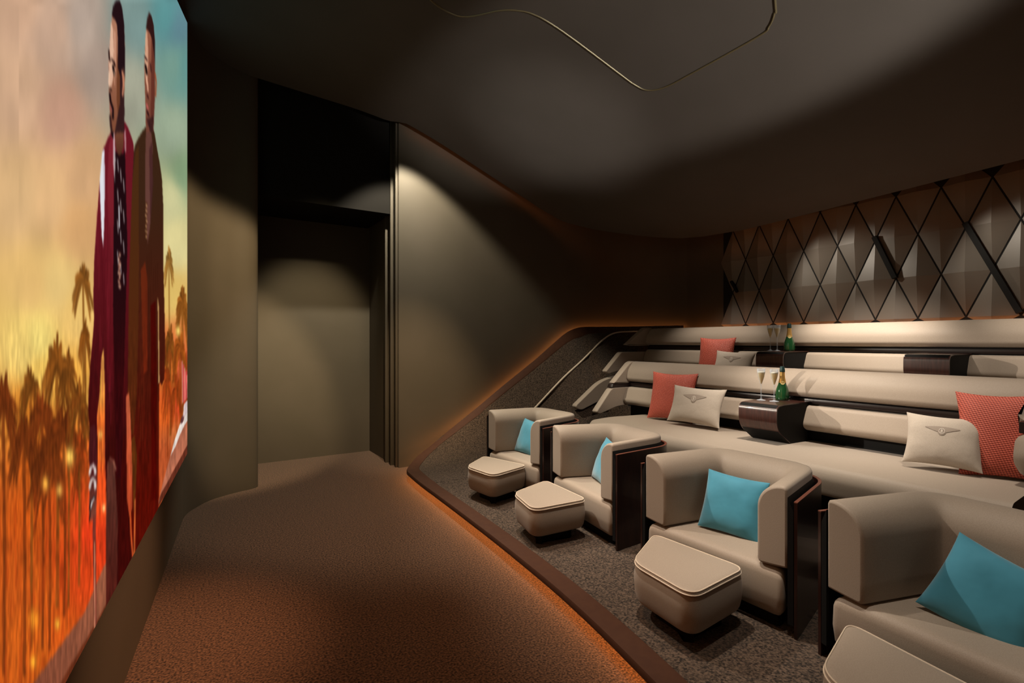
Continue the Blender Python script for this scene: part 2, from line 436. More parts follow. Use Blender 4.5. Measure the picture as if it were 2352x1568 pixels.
# ------------------------------------------------------------------ sofas
def up_prof(x, z0, z1, th=.20):
    # upper bolster: leaning, full rounded crown
    return rpoly([(x+.01, z0, .03), (x-.03, z0+.03, .03), (x-.01, z0+.13, .08), (x+.09, z1, .10), (x+th, z1-.01, .04), (x+th, z0, .02)], 8)
def lo_prof(x, z0, z1):
    return rpoly([(x+.03, z1, .03), (x-.03, z1-.008, .03), (x-.10, z0+.01, .045), (x-.02, z0-.035, .05), (x+.18, z0-.02, .01), (x+.18, z1, .01)], 8)
def make_sofa(name, label, X, dz, yl, yr, wings, zf, wood=True):
    t = thing(name, label, 'sofa', (X, (yl+yr)/2, zf))
    ox, oy, oz = X, (yl+yr)/2, zf
    def part(nm, V, F, m, **k): return obj(nm, [(x-ox, y-oy, z-oz) for x, y, z in V], F, m, t, **k)
    zs = .655+dz
    seat = rpoly([(X-.86, zs-.20, .05), (X-.89, zs-.08, .08), (X-.85, zs, .12), (X-.6, zs+.012, .2), (X+.2, zs-.01, .02), (X+.2, zs-.20, .02)], 8)
    # plan of the seat with a rounded left front corner: sweep with x offset by y
    rings = []
    ysx = list(np.linspace(yr, yl-.37, 10)) + [yl-.28-.06*(1-k/9)**2 for k in range(10)]
    for y in ysx:
        u_ = max(0, (y-(yl-.34))/.06); off = .06*(1-math.sqrt(max(0, 1-u_*u_*.98)))
        rings.append([(min(x+off*(1 if x < X-.2 else 0), X+.2), y, z) for x, z in seat])
    V, F = loft(rings); part('seat', V, F, M['cream'])
    V, F = box(X-.62, X+.2, yr, yl-.25, zf+.002, zs-.20); part('base', V, F, M['black'])
    V, F = sweep_y(up_prof(X, 1.02+dz, 1.262+dz), yr, yl, .02); part('upper_bolster', V, F, M['cream'])
    V, F = sweep_y(lo_prof(X, .775+dz, .958+dz), yr, yl-.02, .015); part('lower_bolster', V, F, M['cream'])
    V, F = box(X+.05, X+.17, yr, yl-.02, zs-.06, 1.1+dz); part('back_board', V, F, M['black'])
    V, F = box(X+.02, X+.06, yr, yl-.01, .965+dz, 1.01+dz, .006); part('recess_strip', V, F, M['gapstrip'])
    for w in wings:
        V, F = sweep_y(rpoly(w, 8), yl-.02, yl+.07, .010); part('side_wing', V, F, M['cream'], sharp=50)
    return t, part
# front sofa
w1 = [[(4.60,1.262,.05),(4.50,1.255,.05),(4.215,1.005,.02),(4.44,.998,.02),(4.62,1.0,.02)],
      [(4.45,.953,.02),(4.19,.953,.05),(3.945,.685,.04),(3.995,.655,.04),(4.28,.728,.06),(4.62,.745,.02),(4.62,.953,.02)]]
s1, part1 = make_sofa('sofa', 'long cream sofa just behind the four armchairs', 4.45, 0, 4.38, .80, w1, .20)
V, F = box(4.17, 4.6, 4.36, 4.44, .995, 1.003); 
V, F = sweep_y(rpoly([(4.21,.995,.005),(4.19,.955,.005),(4.55,.950,.005),(4.55,.995,.005)]), 4.365, 4.445, .004); part1('wing_strip', V, F, M['gapstrip'])
for w in ([(4.5,1.25,.05),(4.30,1.18,.08),(4.10,1.03,.03),(4.5,1.0,.02)], [(4.5,.96,.02),(4.05,.965,.06),(3.98,.80,.12),(4.12,.69,.1),(4.5,.67,.02)]):
    V, F = sweep_y(rpoly(w, 8), .58, .895, .04); part1('corner_cushion', V, F, M['cream'], sharp=50)
V, F = sweep_y([(4.08,.965),(4.08,1.03),(4.5,1.03),(4.5,.965)], .60, .88, .004); part1('corner_strip', V, F, M['gapstrip'])
# rear sofa
w2 = [[(5.68,1.70,.05),(5.52,1.70,.05),(5.15,1.452,.02),(5.30,1.44,.02),(5.68,1.44,.02)],
      [(5.5,1.355,.02),(5.04,1.353,.03),(4.75,1.095,.04),(4.80,1.062,.04),(5.36,1.155,.06),(5.68,1.17,.02),(5.68,1.355,.02)],
      [(5.1,1.03,.1),(4.86,1.015,.12),(4.64,.955,.18),(4.205,.655,.06),(4.31,.595,.07),(4.82,.76,.1),(5.3,.80,.05)]]
s2, part2 = make_sofa('sofa', 'long cream rear sofa under the diamond wall panels', 5.55, .43, 5.08, -1.0, w2, .64)

# consoles on the sofas
def make_console(label, x, y0, y1, zt, zs):
    t = thing('side_console', label, 'side table', (x, (y0+y1)/2, zs), group=None)
    oy = (y0+y1)/2
    T = zt-zs
    outer = rpoly([(-.02, T-.0, .02), (-.42, T, .0), (-.50, T-.005, .14), (-.505, T-.20, .10), (-.30, 0, .05), (-.02, 0, .02)], 10)
    V, F = sweep_y(outer, y0-oy+.004, y1-oy-.004, .004); o_ = obj('body', V, F, M['black'], t)
    # wrapping veneer: top, front and tapering underside
    prof = [p for p in outer]
    n = len(prof); k0 = 0
    ring = []
    cut = [p for p in rpoly([(.0, T, 0), (-.40, T, .0), (-.50, T-.01, .14), (-.505, T-.20, .10), (-.30, 0.012, .04), (-.28, .012, 0)], 10)]
    inn = [(x_*.985-.0, z_-.008 if i < len(cut)*.5 else z_) for i, (x_, z_) in enumerate(cut)]
    inn = [(x_+.010, z_-.008 if z_ > T-.1 else z_) for (x_, z_) in cut]
    poly = cut + inn[::-1]
    V = [(x_, y0-oy, z_) for x_, z_ in poly]+[(x_, y1-oy, z_) for x_, z_ in poly]; m_ = len(poly); nn = len(cut); F = []
    for i in range(m_): F.append((i, (i+1) % m_, m_+(i+1) % m_, m_+i))
    for i in range(nn-1):
        F.append((i, i+1, m_-2-i, m_-1-i)); F.append((m_+i, m_+m_-1-i, m_+m_-2-i, m_+i+1))
    V = [(x_-.004, y_, z_+.003) for x_, y_, z_ in V]
    obj('veneer_wrap', V, F, M['woodtop'], t)
    return t
make_console('dark wood console on the front sofa holding two flutes and a bottle', 4.46, 2.25, 2.58, .985, .648)
make_console('dark wood console on the rear sofa holding flutes and a bottle', 5.56, 2.81, 3.10, 1.395, 1.08)
make_console('empty dark wood console on the rear sofa, towards its right end', 5.56, 1.485, 1.79, 1.395, 1.08)

# ------------------------------------------------------------------ armchairs
def path_with_offset(pts, inw):
    return inset(pts, inw)
def make_chair(label, loc, rz):
    t = thing('armchair', label, 'armchair', loc, rz, 'cream armchairs on the platform')
    hw, bw, dp = .43, .31, .58
    full = rpoly([(0, hw, 0), (dp, bw, .17), (dp, -bw, .17), (0, -hw, 0)], 10)   # open at the front
    def shell(prof, n_off):
        """prof list of (inward, z); returns loft along the U path"""
        P2 = [Vector(p) for p in full]; rings = []
        nn = []
        for i, p in enumerate(P2):
            if i == 0: tg = P2[1]-P2[0]
            elif i == len(P2)-1: tg = P2[-1]-P2[-2]
            else: tg = (P2[i+1]-P2[i]).normalized()+(P2[i]-P2[i-1]).normalized()
            tg.normalize(); nn.append(Vector((tg.y, -tg.x)))
        nn[0] = Vector((0, -1)); nn[-1] = Vector((0, 1))
        cen = Vector((dp*.4, 0))
        # ring builder at param; insets at ends for soft faces
        def ring(p, n_, pr, fwd=0): return [(p.x+n_.x*a_-fwd*0, p.y+n_.y*a_, z_) for a_, z_ in pr]
        pr = [(a_+n_off, z_) for a_, z_ in prof]
        t0 = (P2[1]-P2[0]).normalized(); t1 = (P2[-2]-P2[-1]).normalized()
        pin = inset(pr, .013); pin2 = inset(pr, .0045)
        rings.append(ring(P2[0], nn[0], pin)); rings.append(ring(P2[0]+t0*.0045, nn[0], pin2)); rings.append(ring(P2[0]+t0*.014, nn[0], pr))
        for k in (.25, .5, .75): rings.append(ring(P2[0].lerp(P2[1], k), nn[0].lerp(nn[1], k), pr))
        for i in range(1, len(P2)-1): rings.append(ring(P2[i], nn[i], pr))
        for k in (.25, .5, .75): rings.append(ring(P2[-2].lerp(P2[-1], k), nn[-2].lerp(nn[-1], k), pr))
        rings.append(ring(P2[-1]+t1*.014, nn[-1], pr)); rings.append(ring(P2[-1]+t1*.0045, nn[-1], pin2)); rings.append(ring(P2[-1], nn[-1], pin))
        return loft(rings)
    T = .15
    prof = rpoly([(0, .315, .02), (0, .705, .02), (.04, .71, .03), (T, .66, .0), (T+.005, .60, .09), (T, .305, .02)], 8)
    prof = [(0, .325), (0, .45), (0, .60), (0, .69), (.005, .703), (.018, .708)]
    for k in range(1, 13):
        q_ = math.pi/2*k/12; prof.append((.018+(T-.018)*math.sin(q_), .578+.13*math.cos(q_)))
    prof += [(T, .50), (T, .40), (T, .322), (T-.006, .309), (T-.02, .303), (.07, .309), (.02, .315), (.006, .318)]
    V, F = shell(prof, 0); obj('upholstered_shell', V, F, M['cream'], t, sharp=50)
    # wooden outer shell
    P2 = [Vector(p) for p in full]
    rings = []; ow = .028
    for i, p in enumerate(P2):
        if i == 0: tg = P2[1]-P2[0]
        elif i == len(P2)-1: tg = P2[-1]-P2[-2]
        else: tg = (P2[i+1]-P2[i]).normalized()+(P2[i]-P2[i-1]).normalized()
        tg.normalize(); n_ = Vector((-tg.y, tg.x))
        rings.append([(p.x+n_.x*a_, p.y+n_.y*a_, z_) for a_, z_ in ((ow, .0), (ow+.014, .0), (ow+.014, .64), (ow, .64))])
    V, F = loft(rings); w_ = obj('wooden_shell', V, F, M['wood'], t)
    rings = []
    for i, p in enumerate(P2):
        if i == 0: tg = P2[1]-P2[0]
        elif i == len(P2)-1: tg = P2[-1]-P2[-2]
        else: tg = (P2[i+1]-P2[i]).normalized()+(P2[i]-P2[i-1]).normalized()
        tg.normalize(); n_ = Vector((-tg.y, tg.x))
        rings.append([(p.x+n_.x*a_, p.y+n_.y*a_, z_) for a_, z_ in ((.0, .06), (ow-.003, .06), (ow-.003, .60), (.0, .66))])
    V, F = loft(rings); obj('liner', V, F, M['black'], t)
    # thin rim on the shell, catching-light look put into a paler colour
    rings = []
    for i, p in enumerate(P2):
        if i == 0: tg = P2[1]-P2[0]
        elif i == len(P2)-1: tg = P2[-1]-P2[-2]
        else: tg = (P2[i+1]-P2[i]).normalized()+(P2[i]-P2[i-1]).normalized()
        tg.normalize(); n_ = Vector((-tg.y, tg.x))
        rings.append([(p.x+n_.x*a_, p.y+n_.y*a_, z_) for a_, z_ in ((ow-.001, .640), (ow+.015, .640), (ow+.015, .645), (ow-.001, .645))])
    V, F = loft(rings); obj('edge_highlight', V, F, M['woodedge'], w_)
    # seat block
    sp = [(-.005, hw-.012, .04), (dp-.10, bw-.03, .1), (dp-.10, -bw+.03, .1), (-.005, -hw+.012, .04)]
    V, F = slab_r(sp, [(.055, .05), (.07, .025), (.10, .006), (.17, 0), (.25, .002), (.270, .006), (.284, .014), (.294, .026), (.299, .042), (.301, .07)]); obj('seat', V, F, M['cream'], t, sharp=50)
    V, F = slab_z(rpoly([(.05, hw-.06, .03), (dp-.14, bw-.06, .1), (dp-.14, -bw+.06, .1), (.05, -hw+.06, .03)], 4), [(0, 0), (.06, 0)]); obj('plinth', V, F, M['black'], t)
    return t
chairs = [((2.37, 1.734, H0), R(2), 'third cream armchair from the left, right behind the largest full footstool'),
          ((2.465, 2.915, H0), R(-9), 'second cream armchair from the left, turned to show its dark wood side'),
          ((2.56, 4.0, H0), R(2), 'smallest cream armchair at the far left end of the row'),
          ((2.32, .69, H0), R(-5), 'nearest cream armchair, cut off by the right edge')]
c0 = make_chair(chairs[0][2], chairs[0][0], chairs[0][1])
for loc, rz, lab in chairs[1:]: dup(c0, lab, loc, (0, 0, rz))

# footstools
def make_stool(label, loc, rz):
    t = thing('footstool', label, 'footstool', loc, rz, 'cream footstools in front of the armchairs')
    q = [(-.015, .277), (-.395, .085), (-.432, -.31), (.020, -.277)]
    bq = [(x, y, r_) for (x, y), r_ in zip(q, (.07, .085, .09, .07))]; body = rpoly(bq, 8)
    V, F = slab_r(bq, [(.074, .035), (.077, .022), (.085, .011), (.10, .004), (.13, -.002), (.17, -.006), (.21, -.005), (.245, 0), (.257, .002), (.263, .007)]); b_ = obj('body', V, F, M['cream'], t, sharp=60)
    V, F = slab_r(bq, [(.262, .006), (.266, 0), (.273, .001), (.279, .006), (.2825, .016), (.284, .035)]); obj('top_pad', V, F, M['cream'], t, sharp=60)
    for z_, d_ in ((.2635, -.001), (.279, .004)):
        V, F = tube([(x, y, z_) for x, y in inset(body, d_)], .0032, 6, True); obj('piping', V, F, M['piping'], b_)
    V, F = slab_z(inset(body, .10), [(0, 0), (.09, 0)]); obj('plinth', V, F, M['black'], t)
    return t
st0 = make_stool('largest fully visible cream footstool, before the third armchair', (2.294, 1.749, H0), 0)
dup(st0, 'cream footstool in front of the second armchair from the left', (2.398, 3.0, H0), (0, 0, R(-8)))
dup(st0, 'small far left cream footstool before the smallest armchair', (2.495, 4.03, H0), (0, 0, R(12)))
dup(st0, 'cream footstool cut off at the bottom right corner', (2.165, .70, H0), (0, 0, R(-14)))

# ------------------------------------------------------------------ cushions (local: face towards -x, width y, height z)
def cushion_pt(u_, v_, w, h, th, seed, pull=.13):
    # u,v in -1..1
    ex = 1-pull*(1-u_*u_)*1.0*abs(v_)**6*0
    f_ = (1-abs(u_)**2.6)**.62 * (1-abs(v_)**2.6)**.62
    y = u_*w/2*(1 - pull*(1-v_*v_)*abs(u_)**3)
    z = v_*h/2*(1 - pull*(1-u_*u_)*abs(v_)**3)
    wr = .06*math.sin(7*u_+seed+3*v_)*abs(v_)**2 + .05*math.sin(9*v_+seed*2)*abs(u_)**2
    return y, z, th/2*f_*(1+wr)
def cushion(name, w, h, th, m, parent=None, seed=0, n=30, pull=.09):
    V = []; F = []
    g = [math.sin(math.pi/2*(-1+2*i/n)) for i in range(n+1)]
    for side in (-1, 1):
        for u_ in g:
            for v_ in g:
                y, z, d = cushion_pt(u_, v_, w, h, th, seed, pull)
                V.append((side*(d+.001), y, z))
    N1 = n+1; off = N1*N1
    for s_ in (0, 1):
        for i in range(n):
            for k in range(n):
                a_ = s_*off+i*N1+k; F.append((a_, a_+1, a_+N1+1, a_+N1))
    for i in range(n):
        F.append((i, i+1, off+i+1, off+i)); a_ = n*N1; F.append((a_+i, a_+i+1, off+a_+i+1, off+a_+i))
        F.append((i*N1, (i+1)*N1, off+(i+1)*N1, off+i*N1)); F.append((i*N1+n, (i+1)*N1+n, off+(i+1)*N1+n, off+i*N1+n))
    o_ = obj(name, V, F, m, parent, sharp=75)
    return o_
def emblem(parent, w, h, th, seed):
    """winged oval badge with a letter, laid on the cushion front (-x side)"""
    cy, cz_ = 0.0, h*.17
    S = w*.24
    def wing(a_, b_):      # a_ across (+/-1), b_ up ; True inside
        x = abs(a_)
        if x > 1: return False
        top = .20 - .03*x + .05*math.cos(x*2); bot = .18*x - .16 if x > .2 else -.16
        bot = -.20 + .36*x**1.1
        step = .035*math.floor((1-x)*6)/6
        return bot-step*.4 < b_ < top-.02*(x > .9)
    def disc(a_, b_): return (a_/.21)**2 + ((b_+.10)/.27)**2 < 1
    def ring_(a_, b_): q = (a_/.15)**2 + ((b_+.08)/.19)**2; return .75 < q < 1.15
    def letter(a_, b_):   # a capital B
        b_ = b_+.08
        if -.055 < a_ < -.025 and abs(b_) < .13: return True
        for c_ in (.065, -.065):
            q = ((a_+.03)/.085)**2 + ((b_-c_)/.068)**2
            if a_ > -.04 and .35 < q < 1.1: return True
        return False
    def build(nm, fn, m, lift, par):
        V = []; F = []; idx = {}
        nu, nv = 120, 60
        def vert(i, k):
            if (i, k) not in idx:
                a_ = -1.02+2.04*i/nu; b_ = -.42+.74*k/nv
                y = cy - a_*S; z = cz_ + b_*S
                u_ = y/(w/2); v_ = z/(h/2)
                _, _, d = cushion_pt(u_, v_, w, h, th, seed, .09)
                idx[(i, k)] = len(V); V.append((-(d+lift), y, z))
            return idx[(i, k)]
        for i in range(nu):
            for k in range(nv):
                a_ = -1.02+2.04*(i+.5)/nu; b_ = -.42+.74*(k+.5)/nv
                if fn(a_, b_): F.append((vert(i, k), vert(i+1, k), vert(i+1, k+1), vert(i, k+1)))
        return obj(nm, V, F, m, par, sharp=180)
    e = build('emblem', lambda a_, b_: wing(a_, b_) or disc(a_, b_), M['emblem'], .0035, parent)
    build('emblem_letter', lambda a_, b_: letter(a_, b_) or ring_(a_, b_), M['emblem2'], .0055, e)
def place(o_, loc, yaw, lean, roll=0):
    o_.matrix_world = Matrix.Translation(loc) @ Matrix.Rotation(yaw, 4, 'Z') @ Matrix.Rotation(lean, 4, 'Y') @ Matrix.Rotation(roll, 4, 'X')
    return o_
# teal cushions in the chairs
def chair_pt(c, lx, ly, z):
    (x, y, z0), rz, _ = c
    return (x+lx*math.cos(rz)-ly*math.sin(rz), y+lx*math.sin(rz)+ly*math.cos(rz), z0+z)
tl = ['teal cushion in the third armchair from the left, whole face visible', 'teal cushion in the second armchair, half hidden by its arm', 'small teal cushion in the far left armchair', 'large teal cushion in the nearest armchair at the right edge']
for i, c in enumerate(chairs):
    o_ = cushion('cushion', .345, .34, .12, M['teal'], seed=i*1.3, pull=.06)
    tag(o_, tl[i], 'cushion', 'teal cushions in the armchairs')
    place(o_, chair_pt(c, *[(.27, .015), (.27, .02), (.27, .07), (.27, -.03)][i], [.457, .45, .45, .415][i]), c[1]+R([14, -8, 6, 12][i]), R(20), R([4, 6, 5, 21][i]))
# coral cushions
for i, (loc, yaw, lean, w, h, roll, lab) in enumerate([
        ((4.33, 3.60, .915), R(10), R(14), .53, .52, R(0), 'coral woven cushion at the left end of the front sofa'),
        ((4.24, .99, .915), R(18), R(14), .42, .54, R(-1), 'largest coral woven cushion, right end of the front sofa'),
        ((5.42, 3.84, 1.315), R(8), R(12), .46, .48, R(0), 'coral cushion on the rear sofa behind a white cushion')]):
    o_ = cushion('cushion', w, h, .13, M['coral'], seed=i+.5); tag(o_, lab, 'cushion', 'coral cushions on the sofas'); place(o_, loc, yaw, lean, roll)
for i, (loc, yaw, lean, w, h, roll, lab) in enumerate([
        ((4.20, 3.20, .868), R(6), R(20), .57, .38, R(1), 'white cushion with winged emblem at the left of the front sofa'),
        ((4.12, 1.245, .852), R(10), R(22), .40, .345, R(1), 'white cushion with winged emblem beside the largest coral cushion'),
        ((5.27, 3.51, 1.235), R(4), R(20), .48, .32, R(2), 'white cushion with winged emblem on the rear sofa')]):
    o_ = cushion('cushion', w, h, .12, M['linen'], seed=i*2+.2); tag(o_, lab, 'cushion', 'white emblem cushions on the sofas')
    emblem(o_, w, h, .12, i*2+.2); place(o_, loc, yaw, lean, roll)

# ------------------------------------------------------------------ flutes and bottles
def make_flute(label, loc):
    t = thing('champagne_flute', label, 'glass', loc, 0, 'champagne flutes on the consoles')
    prof = [(.0005,.0),(.026,.0),(.027,.002),(.012,.006),(.0045,.012),(.0032,.03),(.0030,.10),(.0045,.135),(.010,.165),(.018,.20),(.0235,.24),(.025,.275),
            (.0238,.275),(.0222,.24),(.0168,.20),(.0088,.165),(.0030,.142),(.0004,.140)]
    V, F = lathe(prof, 24); obj('glass', V, F, M['glass'], t)
    V, F = lathe([(.0003,.1425),(.0026,.1427),(.0084,.165),(.0164,.20),(.0214,.236),(.0215,.238),(.0003,.238)], 24); obj('wine', V, F, M['wine'], t)
    V, F = lathe([(.0003,.2385),(.0214,.2385),(.0220,.246),(.0003,.246)], 24); obj('foam', V, F, M['foam'], t)
    for ch in t.children: ch.data.transform(Matrix.Diagonal((1.35, 1.35, 1.0, 1)))
    return t
zt1, zt2 = .9905, 1.4005
fl0 = make_flute('left flute of wine on the front sofa console', (4.18, 2.515, zt1))
dup(fl0, 'flute of wine close beside the bottle on the front sofa console', (4.19, 2.405, zt1))
dup(fl0, 'left flute of wine on the rear sofa console', (5.25, 3.055, zt2))
dup(fl0, 'right flute of wine on the rear sofa console', (5.24, 2.975, zt2))
def make_bottle(label, loc):
    t = thing('champagne_bottle', label, 'bottle', loc, R(215), 'champagne bottles on the consoles')
    V, F = lathe([(.0005,.004),(.020,.002),(.040,.0),(.0435,.006),(.044,.02),(.043,.06),(.038,.095),(.028,.13),(.0195,.165),(.0165,.19),(.0150,.22),(.0145,.262),(.0005,.264)], 32)
    b_ = obj('glass_body', V, F, M['bottle'], t)
    V, F = lathe([(.0250,.150),(.0215,.166),(.0182,.19),(.0164,.22),(.0160,.243)], 32); obj('gold_foil', V, F, M['foil'], t)
    V, F = lathe([(.0164,.243),(.0172,.246),(.0172,.262),(.0160,.268),(.0150,.284),(.0125,.292),(.0005,.294)], 32); obj('foil_cap', V, F, M['capfoil'], t)
    # neck medallion
    V = []; F = []; nn = 20
    for i in range(nn):
        a_ = 2*math.pi*i/nn; zz = .150+.016*math.sin(a_); ww = .014*math.cos(a_)
        rr = float(np.interp(zz, [.095,.13,.165,.19], [.038,.028,.0220,.0195]))+.0012; th = ww/rr
        V.append((rr*math.cos(th), rr*math.sin(th), zz))
    V.append((.0242, 0, .150)); F = [(i, (i+1) % nn, nn) for i in range(nn)]
    obj('neck_label', V, F, M['label'], t)
    for ch in t.children: ch.data.transform(Matrix.Diagonal((1.25, 1.25, 1.0, 1)))
    return t
bt0 = make_bottle('green champagne bottle with gold foil on the front sofa console', (4.36, 2.43, zt1))
dup(bt0, 'green champagne bottle with gold foil on the rear sofa console', (5.42, 2.945, zt2))

# ------------------------------------------------------------------ the screen
SY0, SY1 = .55, 5.08
def s_top(y): return float(np.interp(y, [-2, 4.25, 5.1], [3.93, 3.93, 4.21]))
SB = .55
CA, SA = math.cos(R(32.612)), math.sin(R(32.612))
# picture coordinates: u across, v down, on a picture that is stretched towards its near end
def art_uv(Y, Z):
    X = SWX(Y); D = X*SA+Y*CA; x_ = X*CA-Y*SA
    return 1176+1155*x_/D, 784-1155*(Z-1.5)/D
ycols = []
Ys = [1.0]
while Ys[-1] < SY1:
    y = Ys[-1]; ua = art_uv(y, 1)[0]; ub = art_uv(y+.001, 1)[0]
    Ys.append(y + max(.0018, .9/((ub-ua)/.001)))
Ys[-1] = SY1
Yc = np.array(Ys); NC = len(Yc); NR = 640
Tn = np.linspace(0, 1, NR)
tops = np.array([s_top(y) for y in Yc])
YY = np.repeat(Yc[:, None], NR, 1); ZZ = SB + (tops[:, None]-SB)*Tn[None, :]
XX = SWX(YY); DD = XX*SA+YY*CA
U = 1176+1155*(XX*CA-YY*SA)/DD; Vv = 784-1155*(ZZ-1.5)/DD
# background: smooth blend of colour swatches
sw = [(0,0,205,165,135),(0,200,208,168,135),(90,60,200,165,140),(160,40,180,160,145),(200,150,172,150,135),(110,250,195,150,125),(290,40,125,150,145),(290,200,160,160,140),
      (370,40,90,145,145),(400,60,95,130,140),(415,150,100,150,145),(390,150,120,155,140),(385,300,150,165,140),(410,400,125,150,115),(380,450,200,195,145),(395,560,225,212,150),(385,680,225,190,105),
      (0,450,215,175,125),(80,450,218,175,125),(160,400,210,165,120),(150,520,215,165,110),(100,650,225,190,120),(30,650,228,185,115),(50,780,238,212,120),(150,720,232,190,110),(10,800,240,205,115),
      (60,860,235,190,90),(120,900,225,160,60),(20,950,215,130,40),(100,1000,205,105,30),(160,900,225,165,70),(50,1080,190,85,22),(130,1080,215,90,28),(30,1200,200,85,22),(100,1200,205,80,25),(160,1150,215,70,25),
      (10,1350,195,85,25),(60,1350,200,90,25),(120,1320,205,70,22),(180,1230,235,60,25),(160,1300,230,70,25),(40,1480,205,95,25),(90,1450,215,90,25),(0,1560,200,90,25),(-150,1500,195,90,25),(-150,200,210,170,135),(-150,800,235,195,110),
      (205,1000,230,110,40),(208,1150,235,80,30),(205,1250,225,60,25),(370,850,215,120,40),(390,850,205,100,35),(372,950,215,95,30),(395,930,200,60,40),(375,1050,180,80,40),(412,850,200,60,70),(415,780,220,120,60),(400,1000,190,110,60)]
num = np.zeros(U.shape+(3,)); den = np.zeros(U.shape)
for (a_, b_, r_, g_, bb) in sw:
    d2 = ((U-a_)/1.0)**2*2.2 + ((Vv-b_)/1.0)**2 + 900
    w = 1/d2**1.9; den += w; num += w[..., None]*np.array([r_, g_, bb])
img = num/den[..., None]
def nz(scu, scv, seed):
    r2 = np.random.default_rng(seed); g = r2.random((64, 64))
    a_ = (U/scu) % 63; b_ = (Vv/scv) % 63; i = np.floor(a_).astype(int); k = np.floor(b_).astype(int); fa = a_-i; fb = b_-k
    fa = fa*fa*(3-2*fa); fb = fb*fb*(3-2*fb)
    return (g[i, k]*(1-fa)+g[i+1, k]*fa)*(1-fb)+(g[i, k+1]*(1-fa)+g[i+1, k+1]*fa)*fb
cl = (nz(55, 90, 1)-.5)*.10 + (nz(18, 60, 2)-.5)*.05
img *= (1+cl*(Vv < 900))[..., None]
def inside(poly):
    res = np.zeros(U.shape, bool); n = len(poly)
    us = [p[0] for p in poly]; m_ = (U > min(us)-1) & (U < max(us)+1)
    a_ = U[m_]; b_ = Vv[m_]; r2 = np.zeros(a_.shape, bool)
    for i in range(n):
        x1, y1 = poly[i]; x2, y2 = poly[(i+1) % n]
        if y1 == y2: continue
        c = ((y1 > b_) != (y2 > b_)) & (a_ < (x2-x1)*(b_-y1)/(y2-y1)+x1); r2 ^= c
    res[m_] = r2; return res
def fill(poly, col, alpha=1.0, col2=None, v0=0, v1=1):
    m_ = inside(poly); c = np.array(col, float)
    if col2 is not None:
        t_ = np.clip((Vv[m_]-v0)/(v1-v0), 0, 1)[:, None]; c = c*(1-t_)+np.array(col2, float)*t_
    img[m_] = img[m_]*(1-alpha)+c*alpha
def stroke(pts, w, col, alpha=1.0, w2=None):
    for i in range(len(pts)-1):
        (x1, y1), (x2, y2) = pts[i], pts[i+1]; ww = w if w2 is None else w+(w2-w)*i/max(1, len(pts)-2)
        m_ = (U > min(x1, x2)-ww-1) & (U < max(x1, x2)+ww+1) & (Vv > min(y1, y2)-ww-1) & (Vv < max(y1, y2)+ww+1)
        if not m_.any(): continue
        dx, dy = x2-x1, y2-y1; q = np.clip(((U[m_]-x1)*dx+(Vv[m_]-y1)*dy)/(dx*dx+dy*dy+1e-6), 0, 1)
        d = np.hypot(U[m_]-x1-q*dx, Vv[m_]-y1-q*dy); a_ = np.clip((ww-d)+.5, 0, 1)[:, None]*alpha
        img[m_] = img[m_]*(1-a_)+np.array(col, float)*a_
def palm(u0, v0, ru, rv, vb, col, tr=2.0, nf=11, al=.85, seed=0):
    r2 = random.Random(seed); ru *= 1.35; rv *= 1.1
    stroke([(u0, v0), (u0+ru*.10, (v0+vb)/2), (u0+ru*.05, vb)], tr*1.3, col, al)
    n_ = nf+9
    for k in range(n_):
        a_ = math.pi*(-.22+1.44*k/(n_-1)) + r2.uniform(-.12, .12); L_ = r2.uniform(.75, 1.15)
        du, dv = math.cos(a_)*ru*L_, -math.sin(a_)*rv*L_
        dr = rv*(.25+.55*abs(math.cos(a_)))*L_
        g_ = r2.uniform(.75, 1.2); c_ = tuple(x_*g_ for x_ in col)
        P_ = [(u0+du*t_, v0+dv*t_+dr*t_*t_) for t_ in (0, .17, .34, .5, .67, .84, 1)]
        stroke(P_, ru*.10+1.2, c_, al, .8)
        for t_ in (.3, .45, .6, .72, .84, .94):
            x_, y_ = u0+du*t_, v0+dv*t_+dr*t_*t_
            stroke([(x_, y_), (x_+du*.10, y_+rv*.22*L_)], ru*.05+.8, c_, al*.75, .5)
            stroke([(x_, y_), (x_+du*.16, y_+rv*.06)], ru*.03+.6, c_, al*.6, .5)
pc = (125,70,22); pd = (105,45,15); pr_ = (150,58,18)
for a_ in [(161,640,17,55,900,(135,82,30),1.8,11,.9,1),(166,770,10,50,1000,pc,1.8,9,.85,2),(95,840,26,90,1400,pc,3,13,.85,3),(124,855,18,80,1400,pc,2.2,11,.8,4),(30,895,20,75,1500,pc,2.5,11,.8,5),
           (58,960,26,80,1500,pd,2.5,13,.8,6),(112,1000,36,100,1420,pd,2.5,15,.8,7),(150,930,20,85,1350,pc,2,13,.8,8),(12,1010,26,90,1560,pd,3,13,.75,9),(75,1050,34,110,1500,pd,2.5,15,.7,10),(155,1040,14,80,1300,pr_,1.6,9,.6,11),
           (-40,930,30,100,1560,pd,3,13,.8,21),(-110,900,34,110,1560,pc,4,13,.8,22),
           (375,598,8,38,900,(150,105,45),1.2,9,.85,12),(408,700,12,60,960,(135,78,25),2,11,.85,13),(378,790,11,60,1000,pc,1.6,11,.8,14),(402,800,13,70,1000,(150,75,22),1.6,13,.75,15),(371,880,9,60,1050,pr_,1.4,9,.6,16),(394,900,10,60,1030,pr_,1.3,9,.6,17)]:
    palm(*a_[:6], tr=a_[6], nf=a_[7], al=a_[8], seed=a_[9])
fn = np.clip((nz(7, 16, 31)*.5+nz(3.2, 9, 32)*.5-.47)*7, 0, 1)*np.clip((Vv-870)/80, 0, 1)*np.clip((1150-Vv)/90, 0, 1)*(U < 180)*.62
img[:] = img*(1-fn[..., None])+np.array((112, 50, 15))*fn[..., None]
